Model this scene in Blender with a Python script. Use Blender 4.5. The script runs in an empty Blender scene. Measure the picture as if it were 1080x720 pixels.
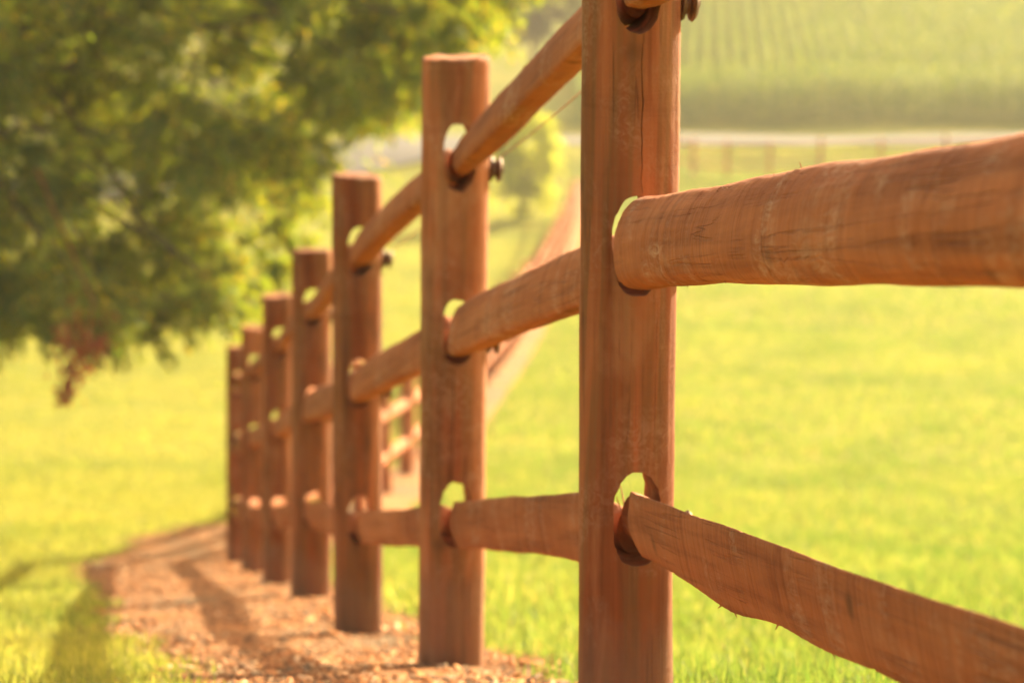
import bpy, bmesh, math, random
import numpy as np
from mathutils import Vector, Matrix, noise as mnoise

random.seed(7)
rng = np.random.default_rng(11)
scene = bpy.context.scene
COL = scene.collection
R = math.radians

# ------------------------------------------------------------------ camera
F = 3000.0                       # focal length in photo pixels (1080 wide) = 100 mm on 36 mm
HORIZON = -150                   # photo row of the true horizon: the camera looks down the slope
PITCH = math.atan((360 - HORIZON) / F)
CP, SP = math.cos(PITCH), math.sin(PITCH)

def at(px, py, d):
    """point seen at photo pixel (px, py) at forward distance d"""
    u, v = (px - 540) / F, -(py - 360) / F
    dx, dy, dz = u, CP + v * SP, -SP + v * CP
    k = d / dy
    return Vector((dx * k, d, dz * k))

cam_d = bpy.data.cameras.new('camera')
cam = bpy.data.objects.new('camera', cam_d)
COL.objects.link(cam)
cam.location = (0, 0, 0)
cam.rotation_euler = (math.pi / 2 - PITCH, 0, 0)
cam_d.sensor_width = 36
cam_d.lens = 100
cam_d.clip_start = 0.05
cam_d.clip_end = 4000
cam_d.dof.use_dof = True
cam_d.dof.focus_distance = 3.7
cam_d.dof.aperture_fstop = 5.6
cam_d.dof.aperture_blades = 0
scene.camera = cam

# ------------------------------------------------------------------ light
SUN_AZ, SUN_EL = R(33), R(21)
sdir = Vector((math.sin(SUN_AZ) * math.cos(SUN_EL), math.cos(SUN_AZ) * math.cos(SUN_EL), math.sin(SUN_EL)))
sun_d = bpy.data.lights.new('sun', 'SUN')
sun_d.energy = 4.6
sun_d.angle = R(0.5)
sun_d.color = (1.0, 0.86, 0.57)
sun = bpy.data.objects.new('sun', sun_d)
COL.objects.link(sun)
sun.rotation_euler = sdir.to_track_quat('Z', 'Y').to_euler()
sun.location = sdir * 60

w = bpy.data.worlds.new('World')
scene.world = w
w.use_nodes = True
nt = w.node_tree
bg = nt.nodes['Background']
sky = nt.nodes.new('ShaderNodeTexSky')
sky.sky_type = 'NISHITA'
sky.sun_disc = False
sky.sun_elevation = SUN_EL
sky.sun_rotation = SUN_AZ
sky.air_density = 1.0
sky.dust_density = 6.0
sky.ozone_density = 0.3
warm = nt.nodes.new('ShaderNodeMix')
warm.data_type = 'RGBA'
warm.blend_type = 'MULTIPLY'
warm.inputs[0].default_value = 1.0
warm.inputs[7].default_value = (1.0, 0.83, 0.60, 1)      # golden evening air
nt.links.new(sky.outputs[0], warm.inputs[6])
nt.links.new(warm.outputs[2], bg.inputs[0])
bg.inputs[1].default_value = 0.145

vs = scene.view_settings
vs.view_transform = 'Standard'
vs.look = 'None'
vs.gamma = 1
vs.exposure = 1.95
vs.use_curve_mapping = False

scene.render.engine = 'CYCLES'
cy = scene.cycles
cy.use_denoising = True
cy.max_bounces = 8
cy.diffuse_bounces = 4
cy.glossy_bounces = 2
cy.transmission_bounces = 5
cy.transparent_max_bounces = 8
cy.volume_bounces = 0
cy.sample_clamp_indirect = 6

# ------------------------------------------------------------------ materials
class NT:
    def __init__(s, name):
        s.m = bpy.data.materials.new(name)
        s.m.use_nodes = True
        s.t = s.m.node_tree
        s.t.nodes.clear()
        s.out = s.t.nodes.new('ShaderNodeOutputMaterial')
    def n(s, kind, **kw):
        x = s.t.nodes.new('ShaderNode' + kind)
        for k, v in kw.items():
            setattr(x, k, v)
        return x
    def l(s, a, b):
        s.t.links.new(a, b)
    def ramp(s, fac, stops):
        r = s.n('ValToRGB')
        e = r.color_ramp.elements
        while len(e) < len(stops):
            e.new(0.5)
        for el, (p, c) in zip(e, stops):
            el.position = p
            el.color = (*c, 1) if len(c) == 3 else c
        s.l(fac, r.inputs[0])
        return r.outputs[0]
    def noise(s, vec, scale, detail=4, rough=0.55, dist=0.0):
        x = s.n('TexNoise')
        x.inputs['Scale'].default_value = scale
        x.inputs['Detail'].default_value = detail
        x.inputs['Roughness'].default_value = rough
        x.inputs['Distortion'].default_value = dist
        if vec is not None:
            s.l(vec, x.inputs['Vector'])
        return x.outputs['Fac']
    def mapping(s, vec, scale=(1, 1, 1), loc=None, rot=(0, 0, 0)):
        x = s.n('Mapping')
        x.inputs['Scale'].default_value = scale
        x.inputs['Rotation'].default_value = rot
        s.l(vec, x.inputs['Vector'])
        if loc is not None:
            s.l(loc, x.inputs['Location'])
        return x.outputs[0]
    def mix(s, fac, a, b, blend='MIX'):
        x = s.n('Mix', data_type='RGBA', blend_type=blend)
        for sock, v in ((x.inputs[0], fac), (x.inputs[6], a), (x.inputs[7], b)):
            if hasattr(v, 'is_output'):
                s.l(v, sock)
            elif isinstance(v, (int, float)):
                sock.default_value = v
            else:
                sock.default_value = (*v, 1)
        return x.outputs[2]
    def math(s, op, a, b=0.0):
        x = s.n('Math', operation=op)
        for sock, v in ((x.inputs[0], a), (x.inputs[1], b)):
            if hasattr(v, 'is_output'):
                s.l(v, sock)
            else:
                sock.default_value = v
        return x.outputs[0]

def wood(name, axis, tone=1.0, dusty=0.4):
    """stained peeled timber; axis = 0 grain along local X (rails), 2 along local Z (posts)"""
    M = NT(name)
    tc = M.n('TexCoord')
    oi = M.n('ObjectInfo')
    off = M.math('MULTIPLY', oi.outputs['Random'], 37.0)
    cmb = M.n('CombineXYZ')
    for i in range(3):
        M.l(off, cmb.inputs[i])
    st = [46, 46, 46]; st[axis] = 1.6
    mid = [11, 11, 11]; mid[axis] = .75 if axis == 2 else 1.3
    bands = [1.5, 1.5, 1.5]; bands[axis] = 16
    obj = tc.outputs['Object']
    g = M.noise(M.mapping(obj, st, cmb.outputs[0]), 1, 5, .6, .3)
    b = M.noise(M.mapping(obj, mid, cmb.outputs[0]), 1, 4, .55, .5)
    band = M.noise(M.mapping(obj, bands, cmb.outputs[0], (0.25, 0.2, 0.35)), 1, 5, .65, 1.2)
    blotch = M.noise(M.mapping(obj, (5, 5, 5), cmb.outputs[0]), 1, 5, .6, .8)
    t = tone
    if axis == 2:
        base = M.ramp(b, [(.30, (.13*t, .036*t, .013*t)), (.42, (.26*t, .074*t, .025*t)), (.5, (.225*t, .095*t, .035*t)), (.58, (.36*t, .115*t, .042*t)), (.72, (.45*t, .18*t, .078*t))])
        pt = M.noise(M.mapping(obj, (7, 7, 3.2), cmb.outputs[0]), 1, 4, .6, .7)
        base = M.mix(M.math('MULTIPLY', M.ramp(pt, [(.56, (0, 0, 0)), (.68, (1, 1, 1))]), .45), base, (.44*t, .21*t, .10*t))
        base = M.mix(M.math('MULTIPLY', M.ramp(pt, [(.32, (1, 1, 1)), (.42, (0, 0, 0))]), .5), base, (.12*t, .05*t, .024*t))
    else:
        base = M.ramp(b, [(.28, (.27*t, .080*t, .029*t)), (.5, (.37*t, .120*t, .044*t)), (.72, (.43*t, .160*t, .066*t))])
    grain = M.ramp(g, [(.30, (.55, .50, .48)), (.47, (.93, .91, .90)), (.7, (1.12, 1.08, 1.02))])
    c = M.mix(.75, base, grain, 'MULTIPLY')
    bandc = M.ramp(band, [(.30, (.62, .54, .50)), (.43, (.96, .95, .94)), (.6, (1, 1, 1)), (.72, (1.16, 1.15, 1.12))])
    c = M.mix(.8 if axis == 0 else .32, c, bandc, 'MULTIPLY')
    # pale rubbed patches and fine scratches
    fine = M.noise(M.mapping(obj, (60, 60, 60) if axis else (18, 75, 75), cmb.outputs[0], (0, 0, .5)), 1, 4, .7, 1.5)
    dustf = M.math('MULTIPLY', M.ramp(blotch, [(.52, (0, 0, 0)), (.68, (1, 1, 1))]), M.ramp(fine, [(.42, (0, 0, 0)), (.66, (1, 1, 1))]))
    dustf = M.math('MULTIPLY', dustf, dusty)
    c = M.mix(dustf, c, (.50, .29, .18))
    # dark weathering streaks / small knots
    dk = M.ramp(M.noise(M.mapping(obj, [x * .8 for x in st], cmb.outputs[0]), .5, 3, .5, .2), [(.27, (1, 1, 1)), (.36, (0, 0, 0))])
    c = M.mix(M.math('MULTIPLY', dk, .22 if axis == 0 else .6), c, (.075, .032, .018))
    vk = M.n('TexVoronoi')
    vk.inputs['Scale'].default_value = 4.5
    M.l(M.mapping(obj, (1, 1, 1), cmb.outputs[0]), vk.inputs['Vector'])
    kn = M.ramp(vk.outputs['Distance'], [(.03, (1, 1, 1)), (.10, (0, 0, 0))])
    c = M.mix(M.math('MULTIPLY', kn, .65), c, (.10, .045, .02))
    # long fine checks along the grain and tool chatter across it
    lg = [70, 70, 70]; lg[axis] = 1.0
    ln = M.noise(M.mapping(obj, lg, cmb.outputs[0]), .6, 3, .5, .6)
    lines = M.ramp(M.math('ABSOLUTE', M.math('SUBTRACT', ln, .5)), [(.003, (1, 1, 1)), (.016, (0, 0, 0))])
    msk = M.ramp(M.noise(M.mapping(obj, (3, 3, 3), cmb.outputs[0]), 1.7, 3), [(.46, (0, 0, 0)), (.58, (1, 1, 1))])
    lines = M.math('MULTIPLY', lines, msk)
    c = M.mix(M.math('MULTIPLY', lines, .16 if axis == 0 else .7), c, (.085, .032, .016))
    ch = [4, 4, 4]; ch[axis] = 95
    chat = M.noise(M.mapping(obj, ch, cmb.outputs[0], (.3, .2, .4)), 1, 3, .6, 1.0)
    if axis == 0:
        c = M.mix(.45, c, M.ramp(chat, [(.3, (.62, .57, .53)), (.5, (1, 1, 1)), (.7, (1.22, 1.2, 1.18))]), 'MULTIPLY')
    if axis == 2:
        # soil splashed on the lowest hand's breadth
        sx_ = M.n('SeparateXYZ')
        M.l(obj, sx_.inputs[0])
        dirt = M.math('ADD', sx_.outputs[2], M.math('MULTIPLY', blotch, -.32))
        dirt = M.ramp(dirt, [(0.0, (1, 1, 1)), (.09, (0, 0, 0))])
        c = M.mix(M.math('MULTIPLY', dirt, .5), c, (.24, .13, .075))
    tv = M.math('ADD', M.math('MULTIPLY', oi.outputs['Random'], .5 if name.startswith('weathered') else .22), .75 if name.startswith('weathered') else .89)
    cb = M.n('CombineXYZ')
    for i in range(3):
        M.l(tv, cb.inputs[i])
    c = M.mix(1.0, c, cb.outputs[0], 'MULTIPLY')
    p = M.n('BsdfPrincipled')
    M.l(c, p.inputs['Base Color'])
    p.inputs['Roughness'].default_value = .82
    p.inputs['Specular IOR Level'].default_value = .15
    hsum = M.math('ADD', M.math('MULTIPLY', g, .5), M.math('MULTIPLY', band, .8))
    hsum = M.math('ADD', hsum, M.math('MULTIPLY', fine, .35))
    hsum = M.math('ADD', hsum, M.math('MULTIPLY', chat, .5 if axis == 0 else .1))
    hsum = M.math('SUBTRACT', hsum, M.math('MULTIPLY', lines, .6))
    bp = M.n('Bump')
    bp.inputs['Strength'].default_value = .8
    bp.inputs['Distance'].default_value = .005
    M.l(hsum, bp.inputs['Height'])
    M.l(bp.outputs[0], p.inputs['Normal'])
    M.l(p.outputs[0], M.out.inputs[0])
    return M.m

def foliage(name, stops, trans, tmix=.5, sun_rough=.5, noise_scale=None):
    """leaf or blade: per-piece colour, reflecting and letting light through"""
    M = NT(name)
    ge = M.n('NewGeometry')
    c = M.ramp(ge.outputs['Random Per Island'], stops)
    if noise_scale:
        tc = M.n('TexCoord')
        nz = M.noise(M.mapping(tc.outputs['Object'], noise_scale), 1, 3)
        c = M.mix(1.0, c, M.ramp(nz, [(.3, (.70, .82, .78)), (.5, (1, 1, 1)), (.7, (1.2, 1.1, 1.08))]), 'MULTIPLY')
    d = M.n('BsdfDiffuse')
    M.l(c, d.inputs[0])
    t = M.n('BsdfTranslucent')
    M.l(M.mix(1.0, c, trans, 'MULTIPLY'), t.inputs[0])
    mx = M.n('MixShader')
    mx.inputs[0].default_value = tmix
    M.l(d.outputs[0], mx.inputs[1]); M.l(t.outputs[0], mx.inputs[2])
    g = M.n('BsdfGlossy')
    g.inputs['Roughness'].default_value = sun_rough
    g.inputs['Color'].default_value = (.6, .6, .55, 1)
    m2 = M.n('MixShader')
    m2.inputs[0].default_value = .04
    M.l(mx.outputs[0], m2.inputs[1]); M.l(g.outputs[0], m2.inputs[2])
    M.l(m2.outputs[0], M.out.inputs[0])
    return M.m

def plain(name, col, rough=.6, var=None, scale=8.0, bump=0.0, bscale=40.0):
    M = NT(name)
    tc = M.n('TexCoord')
    p = M.n('BsdfPrincipled')
    if var:
        nz = M.noise(M.mapping(tc.outputs['Object']), scale, 6, .6, .4)
        M.l(M.ramp(nz, [(.32, col), (.68, var)]), p.inputs['Base Color'])
    else:
        p.inputs['Base Color'].default_value = (*col, 1)
    p.inputs['Roughness'].default_value = rough
    p.inputs['Specular IOR Level'].default_value = .25
    if bump:
        bp = M.n('Bump')
        bp.inputs['Strength'].default_value = .8
        bp.inputs['Distance'].default_value = bump
        M.l(M.noise(M.mapping(tc.outputs['Object']), bscale, 6, .65), bp.inputs['Height'])
        M.l(bp.outputs[0], p.inputs['Normal'])
    M.l(p.outputs[0], M.out.inputs[0])
    return M.m

MAT_POST = wood('stained_post_wood', 2, 1.0, .45)
MAT_RAIL = wood('stained_rail_wood', 0, 1.0, .75)
MAT_FAR = wood("weathered_far_wood", 0, 1.08, .9)
MAT_INSUL = plain('brown_porcelain', (.10, .048, .026), .5, (.17, .085, .045), 30)
MAT_WIRE = plain('fence_wire', (.35, .18, .10), .5)
def mulch_mat():
    M = NT('mulch_soil')
    o = M.n('TexCoord').outputs['Object']
    patch = M.noise(M.mapping(o, (1.5, .8, 1)), 1, 5, .6, .6)
    fine_ = M.noise(M.mapping(o), 46, 6, .7, .4)
    c = M.ramp(patch, [(.38, (.20, .14, .085)), (.48, (.28, .15, .075)), (.58, (.40, .175, .07)), (.7, (.44, .21, .095))])
    c = M.mix(.85, c, M.ramp(fine_, [(.3, (.45, .42, .40)), (.5, (1, 1, 1)), (.7, (1.35, 1.28, 1.2))]), 'MULTIPLY')
    p = M.n('BsdfPrincipled')
    M.l(c, p.inputs['Base Color'])
    p.inputs['Roughness'].default_value = .95
    p.inputs['Specular IOR Level'].default_value = .1
    bp = M.n('Bump')
    bp.inputs['Strength'].default_value = 1
    bp.inputs['Distance'].default_value = .02
    M.l(fine_, bp.inputs['Height'])
    M.l(bp.outputs[0], p.inputs['Normal'])
    M.l(p.outputs[0], M.out.inputs[0])
    return M.m
MAT_MULCH = mulch_mat()
MAT_ROAD = plain('road_asphalt', (.062, .06, .064), .95, (.085, .082, .084), 1.5, .01, 20)
MAT_BARK = plain('tree_bark', (.085, .06, .04), .9, (.15, .11, .07), 14, .02, 30)
MAT_LAWN = foliage('lawn_blade', [(0, (.12, .155, .034)), (.5, (.195, .222, .050)), (1, (.285, .275, .075))], (1.5, 1.4, .9), .55, .5, (.5, .5, .5))
MAT_PAST = foliage('pasture_blade', [(0, (.08, .135, .030)), (.5, (.135, .192, .044)), (.9, (.20, .23, .058)), (1, (.34, .28, .11))], (1.5, 1.4, .85), .55, .5, (.55, .3, .5))
MAT_LEAF = foliage('tree_leaf', [(0, (.065, .115, .045)), (.6, (.105, .16, .058)), (.88, (.15, .185, .055)), (1, (.26, .19, .05))], (3.4, 2.7, .36), .54)
MAT_DEAD = foliage('dead_leaf', [(0, (.20, .05, .02)), (1, (.38, .12, .05))], (1.5, 1.1, .7), .5)
MAT_SHRUB = foliage('shrub_leaf', [(0, (.30, .36, .045)), (1, (.46, .47, .07))], (1.5, 1.45, .7), .58)
MAT_DIST = foliage('far_leaf', [(0, (.05, .07, .02)), (1, (.10, .11, .03))], (1.5, 1.4, .7), .4)
MAT_CORN = foliage('corn_leaf', [(0, (.075, .125, .028)), (.7, (.14, .20, .042)), (1, (.27, .28, .08))], (1.75, 1.65, .85), .42)
MAT_CHIP = foliage('wood_chip', [(0, (.10, .06, .036)), (.2, (.24, .15, .09)), (.45, (.34, .135, .052)), (.78, (.46, .19, .07)), (.93, (.52, .28, .13)), (1, (.66, .46, .29))], (.3, .2, .1), .05)
MAT_STRAW = plain('splinter_wood', (.42, .22, .11), .8)

def ground_mat():
    M = NT('meadow_ground')
    tc = M.n('TexCoord')
    o = tc.outputs['Object']
    a = M.noise(M.mapping(o, (.35, .22, .35)), 1, 6, .6, .3)
    b = M.noise(M.mapping(o, (9, 5, 9)), 1, 5, .65)
    c = M.ramp(a, [(.3, (.12, .145, .018)), (.5, (.18, .185, .022)), (.7, (.25, .22, .032))])
    c = M.mix(.7, c, M.ramp(b, [(.3, (.62, .68, .6)), (.55, (1, 1, 1)), (.75, (1.2, 1.12, 1.1))]), 'MULTIPLY')
    p = M.n('BsdfPrincipled')
    M.l(c, p.inputs['Base Color'])
    p.inputs['Roughness'].default_value = .95
    p.inputs['Specular IOR Level'].default_value = .05
    bp = M.n('Bump')
    bp.inputs['Strength'].default_value = 1
    bp.inputs['Distance'].default_value = .05
    M.l(b, bp.inputs['Height'])
    M.l(bp.outputs[0], p.inputs['Normal'])
    M.l(p.outputs[0], M.out.inputs[0])
    return M.m
MAT_GROUND = ground_mat()

# ------------------------------------------------------------------ object helpers
def setp(o, label=None, cat=None, group=None, kind=None):
    if label: o['label'] = label
    if cat: o['category'] = cat
    if group: o['group'] = group
    if kind: o['kind'] = kind
    return o

def link(name, me, mat=None, parent=None, smooth=False):
    o = bpy.data.objects.new(name, me)
    COL.objects.link(o)
    if mat and not me.materials:
        me.materials.append(mat)
    if smooth:
        me.polygons.foreach_set('use_smooth', [True] * len(me.polygons))
    if parent:
        o.parent = parent
    return o

def empty(name, loc=(0, 0, 0)):
    o = bpy.data.objects.new(name, None)
    o.empty_display_size = .3
    COL.objects.link(o)
    o.location = loc
    return o

def npmesh(name, v, f):
    """mesh from vertex array (N,3) and uniform face array (M,k)"""
    v = np.ascontiguousarray(v, dtype=np.float32)
    f = np.ascontiguousarray(f, dtype=np.int32)
    me = bpy.data.meshes.new(name)
    me.vertices.add(len(v))
    me.vertices.foreach_set('co', v.ravel())
    k = f.shape[1]
    me.loops.add(f.size)
    me.loops.foreach_set('vertex_index', f.ravel())
    me.polygons.add(len(f))
    me.polygons.foreach_set('loop_start', np.arange(0, f.size, k, dtype=np.int32))
    try:
        me.polygons.foreach_set('loop_total', np.full(len(f), k, dtype=np.int32))
    except Exception:
        pass
    me.update(calc_edges=True)
    me.validate()
    return me

def tubes(paths):
    """paths = list of (points Nx3, radii N, segments) -> verts, quads"""
    V, Q, base = [], [], 0
    for pts, rad, seg in paths:
        pts = np.asarray(pts, float)
        n = len(pts)
        tan = np.gradient(pts, axis=0)
        tan /= np.linalg.norm(tan, axis=1)[:, None] + 1e-9
        ref = np.array([0.13, .21, 1.0]) if abs(tan[0][2]) < .85 else np.array([1.0, .1, 0])
        s = np.cross(tan, ref); s /= np.linalg.norm(s, axis=1)[:, None] + 1e-9
        u = np.cross(s, tan)
        a = np.linspace(0, 2 * np.pi, seg, endpoint=False)
        ring = pts[:, None] + (np.cos(a)[None, :, None] * s[:, None] + np.sin(a)[None, :, None] * u[:, None]) * np.asarray(rad)[:, None, None]
        V.append(ring.reshape(-1, 3))
        i, j = np.meshgrid(np.arange(n - 1), np.arange(seg), indexing='ij')
        j2 = (j + 1) % seg
        Q.append(np.stack([i * seg + j, i * seg + j2, (i + 1) * seg + j2, (i + 1) * seg + j], -1).reshape(-1, 4) + base)
        base += n * seg
    return np.concatenate(V), np.concatenate(Q)

def leaves(c, t, nrm, ln, wd):
    """diamond leaves: centre, axis, normal, length, width"""
    t = t / (np.linalg.norm(t, axis=1)[:, None] + 1e-9)
    s = np.cross(t, nrm); s /= np.linalg.norm(s, axis=1)[:, None] + 1e-9
    ln = np.asarray(ln)[:, None]; wd = np.asarray(wd)[:, None]
    v = np.stack([c - t * ln / 2, c + s * wd / 2 - t * ln * .08, c + t * ln / 2, c - s * wd / 2 - t * ln * .08], 1)
    n = len(c)
    return v.reshape(-1, 3), np.arange(4 * n).reshape(n, 4)

# ------------------------------------------------------------------ terrain
POST_H = 1.42
def foot(px, base_y, top_y):
    """distance and foot of a 1.42 m post seen between two photo rows"""
    d = POST_H / (at(px, top_y, 1).z - at(px, base_y, 1).z)
    return at(px, base_y, d)
# (column of the post's middle at foot and top, row of its foot and top, diameter)
POSTS = [(656, 663, 783, -176, .148), (472.5, 478.5, 704, 60, .152), (379, 377.5, 671, 185, .148), (327.5, 328.5, 631, 263, .160),
         (293, 293, 618, 311, .148), (268, 268, 605, 345, .148), (251, 251, 594, 365, .148)]
FEET = [foot((b * .5 + t * .5), y, ty) for b, t, y, ty, _ in POSTS]
VPX, VPY = 75, 317                      # where the nearest bay's rails converge
dv = at(VPX, VPY, 1)
P0 = FEET[0] - dv * 2.36
prof = [(-60, P0.z + 4.0), (-20, P0.z + 2.2), (-4, P0.z + .85), (P0.y, P0.z)] + [(p.y, p.z) for p in FEET]
prof += [(d, at(540, y, d).z) for d, y in ((24, 554), (30, 505), (35, 469), (50, 390), (70, 317), (85, 279), (100, 234), (112, 193), (118, 160), (124, 148), (130, 138))]
zc = prof[-1][1]
prof += [(134, zc + .2), (150, zc + 1.2), (180, zc + 3.2), (260, zc + 9), (400, 4), (700, 12), (1500, 14)]
PY = np.array([p[0] for p in prof]); PZ = np.array([p[1] for p in prof])
def _slopes(x, y):
    h = np.diff(x); dl = np.diff(y) / h
    m = np.zeros(len(x))
    m[0], m[-1] = dl[0], dl[-1]
    for i in range(1, len(x) - 1):
        if dl[i - 1] * dl[i] > 0:
            w1, w2 = 2 * h[i] + h[i - 1], h[i] + 2 * h[i - 1]
            m[i] = (w1 + w2) / (w1 / dl[i - 1] + w2 / dl[i])
    return m
PM = _slopes(PY, PZ)
def smooth01(t):
    t = np.clip(t, 0, 1)
    return t * t * (3 - 2 * t)
def zt(x, y):
    x = np.asarray(x, float); y = np.asarray(y, float)
    yc = np.clip(y, PY[0], PY[-1])
    i = np.clip(np.searchsorted(PY, yc) - 1, 0, len(PY) - 2)
    h = PY[i + 1] - PY[i]
    t = (yc - PY[i]) / h
    z = ((2*t**3 - 3*t**2 + 1) * PZ[i] + (t**3 - 2*t**2 + t) * h * PM[i]
         + (-2*t**3 + 3*t**2) * PZ[i + 1] + (t**3 - t**2) * h * PM[i + 1])
    z = z + .11 * np.clip(x - 4, 0, 22) * smooth01((y - 68) / 32) * (1 - smooth01((y - 105) / 16))
    far = smooth01((y - 30) / 40)
    z = z + far * (.08 * np.sin(x * .21 + 1.3) * np.sin(y * .17) + .05 * np.sin(x * .5 + y * .33))
    return z

# fence line --------------------------------------------------------
fence_pts = [(P0.x, P0.y)] + [(p.x, p.y) for p in FEET]
FY = np.array([-5.0] + [p[1] for p in fence_pts]); FX = np.array([P0.x - dv.x * (P0.y + 5.0)] + [p[0] for p in fence_pts])
F2_SLOPE = .0475
def fence_x(y):
    y = np.asarray(y, float)
    return np.where(y < FY[-1], np.interp(y, FY, FX), FX[-1] + F2_SLOPE * (y - FY[-1]))
LW_Y = np.array([-3, 5.7, 10.8, 15, 19, 22.5, 24.2, 25.2, 27, 120]); LW = np.array([.5, .64, .90, 1.02, 1.10, 1.55, 1.30, .6, .30, .22])
RW_Y = np.array([-3, 4, 6.5, 9, 18, 24, 120]); RW = np.array([.05, .10, .24, .26, .32, .45, .55])
def bed(x, y):
    """>0 inside the mulch bed (metres from its edge)"""
    fx = fence_x(y)
    wob = .05 * np.sin(y * 5.1 + x * 3) + .035 * np.sin(y * 11.7 - x * 7) + .025 * np.sin(y * 23.0)
    l = np.interp(y, LW_Y, LW) + wob
    r = np.interp(y, RW_Y, RW) + wob * .8
    return np.minimum(x - (fx - l), (fx + r) - x)

# ground sheet ------------------------------------------------------
def axis_pts(stops):
    out = [stops[0][0]]
    for (a, _), (b, step) in zip(stops[:-1], stops[1:]):
        n = max(1, int(round((b - a) / step)))
        out += list(np.linspace(a, b, n + 1)[1:])
    return np.array(out)
gx = axis_pts([(-700, 0), (-150, 55), (-40, 11), (-14, 2), (-5, .6), (5, .2), (14, .6), (40, 2), (150, 11), (700, 55)])
gy = axis_pts([(-60, 0), (-6, 6), (0, 1), (30, .2), (60, .6), (145, 1.5), (300, 8), (1500, 60)])
GX, GY = np.meshgrid(gx, gy)
GZ = zt(GX, GY)
nx, ny = len(gx), len(gy)
i, j = np.meshgrid(np.arange(ny - 1), np.arange(nx - 1), indexing='ij')
gq = np.stack([i * nx + j, i * nx + j + 1, (i + 1) * nx + j + 1, (i + 1) * nx + j], -1).reshape(-1, 4)
ground = link('ground', npmesh('ground', np.stack([GX, GY, GZ], -1).reshape(-1, 3), gq), MAT_GROUND, smooth=True)
setp(ground, kind='structure')

# mulch bed sheet ---------------------------------------------------
my = np.concatenate([np.arange(1, 30, .10), np.arange(30, 113, .8)])
mrow = []
for y in my:
    fx = float(fence_x(y))
    l, r = np.interp(y, LW_Y, LW), np.interp(y, RW_Y, RW)
    wob = .05 * math.sin(y * 5.1) + .03 * math.sin(y * 13.7) + .02 * math.sin(y * 29)
    xs = np.linspace(fx - l - wob, fx + r + wob * .7, 16)
    s = np.linspace(0, 1, 16)
    hump = .006 * np.sin(np.pi * s) ** .6 + .012 * np.array([mnoise.noise(Vector((x * 7, y * 7, 2))) for x in xs]) * np.sin(np.pi * s)
    mrow.append(np.stack([xs, np.full(16, y), zt(xs, y) - .012 + .016 * np.sin(np.pi * s) ** .3 + hump], -1))
mv = np.concatenate(mrow)
i, j = np.meshgrid(np.arange(len(my) - 1), np.arange(15), indexing='ij')
mq = np.stack([i * 16 + j, i * 16 + j + 1, (i + 1) * 16 + j + 1, (i + 1) * 16 + j], -1).reshape(-1, 4)
mulch = link('mulch', npmesh('mulch', mv, mq), MAT_MULCH, smooth=True)
setp(mulch, kind='structure')

# wood chips --------------------------------------------------------
def chip_mesh():
    n = 110000
    y = 3.8 + 22 * rng.random(n * 2) ** 1.5
    x = fence_x(y) + rng.uniform(-1.7, .6, n * 2)
    b = bed(x, y)
    ok = b > rng.normal(-.01, .05, n * 2)
    cov = np.array([mnoise.noise(Vector((a * 1.7, c * .9, 7.7))) + .5 * mnoise.noise(Vector((a * 5, c * 3, 2.2))) for a, c in zip(x, y)])
    ok &= rng.random(n * 2) < np.clip(.42 + 1.5 * cov, .10, 1)
    x, y = x[ok][:n], y[ok][:n]
    # a few big pale offcuts at the feet of the posts
    ox = np.array([at(px, py, d).x for px, py, d in ((212, 553, 23.0), (228, 583, 19.5), (243, 604, 16.6), (252, 600, 16.9), (346, 657, 9.6), (352, 682, 8.2), (330, 684, 8.1), (95, 604, 17))])
    oy = np.array([23.0, 19.5, 16.6, 16.9, 9.6, 8.2, 8.1, 17])
    x = np.concatenate([x, ox]); y = np.concatenate([y, oy])
    m = len(x)
    z = zt(x, y) + .004 + rng.uniform(0, .010, m)
    L = rng.gamma(2.0, .0052, m) + .005
    big = rng.random(m) < .02
    L[big] *= 2.2
    L[-8:] = [.10, .12, .11, .09, .06, .07, .05, .08]
    z[-8:] += .01
    W = L * rng.uniform(.14, .42, m); T = np.minimum(W * .45, .006)
    yaw = rng.uniform(0, 2 * np.pi, m); pit = rng.normal(0, .22, m); rol = rng.normal(0, .26, m)
    a = np.stack([np.cos(yaw) * np.cos(pit), np.sin(yaw) * np.cos(pit), np.sin(pit)], -1)
    s = np.stack([-np.sin(yaw), np.cos(yaw), np.sin(rol)], -1); s /= np.linalg.norm(s, axis=1)[:, None]
    u = np.cross(a, s)
    c = np.stack([x, y, z], -1)
    V = []
    for (i, j, k) in ((-1,-1,-1),(1,-.7,-1),(1,.7,-1),(-1,1,-1),(-1,-1,1),(1,-.7,1),(1,.7,1),(-1,1,1)):
        V.append(c + a * (i * L / 2)[:, None] + s * (j * W / 2)[:, None] + u * (k * T / 2)[:, None])
    V = np.stack(V, 1).reshape(-1, 3)
    q = np.array([[0,3,2,1],[4,5,6,7],[0,1,5,4],[1,2,6,5],[2,3,7,6],[3,0,4,7]])
    Q = (q[None] + 8 * np.arange(m)[:, None, None]).reshape(-1, 4)
    return npmesh('wood_chips', V, Q)
setp(link('wood_chips', chip_mesh(), MAT_CHIP), kind='stuff')

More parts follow.
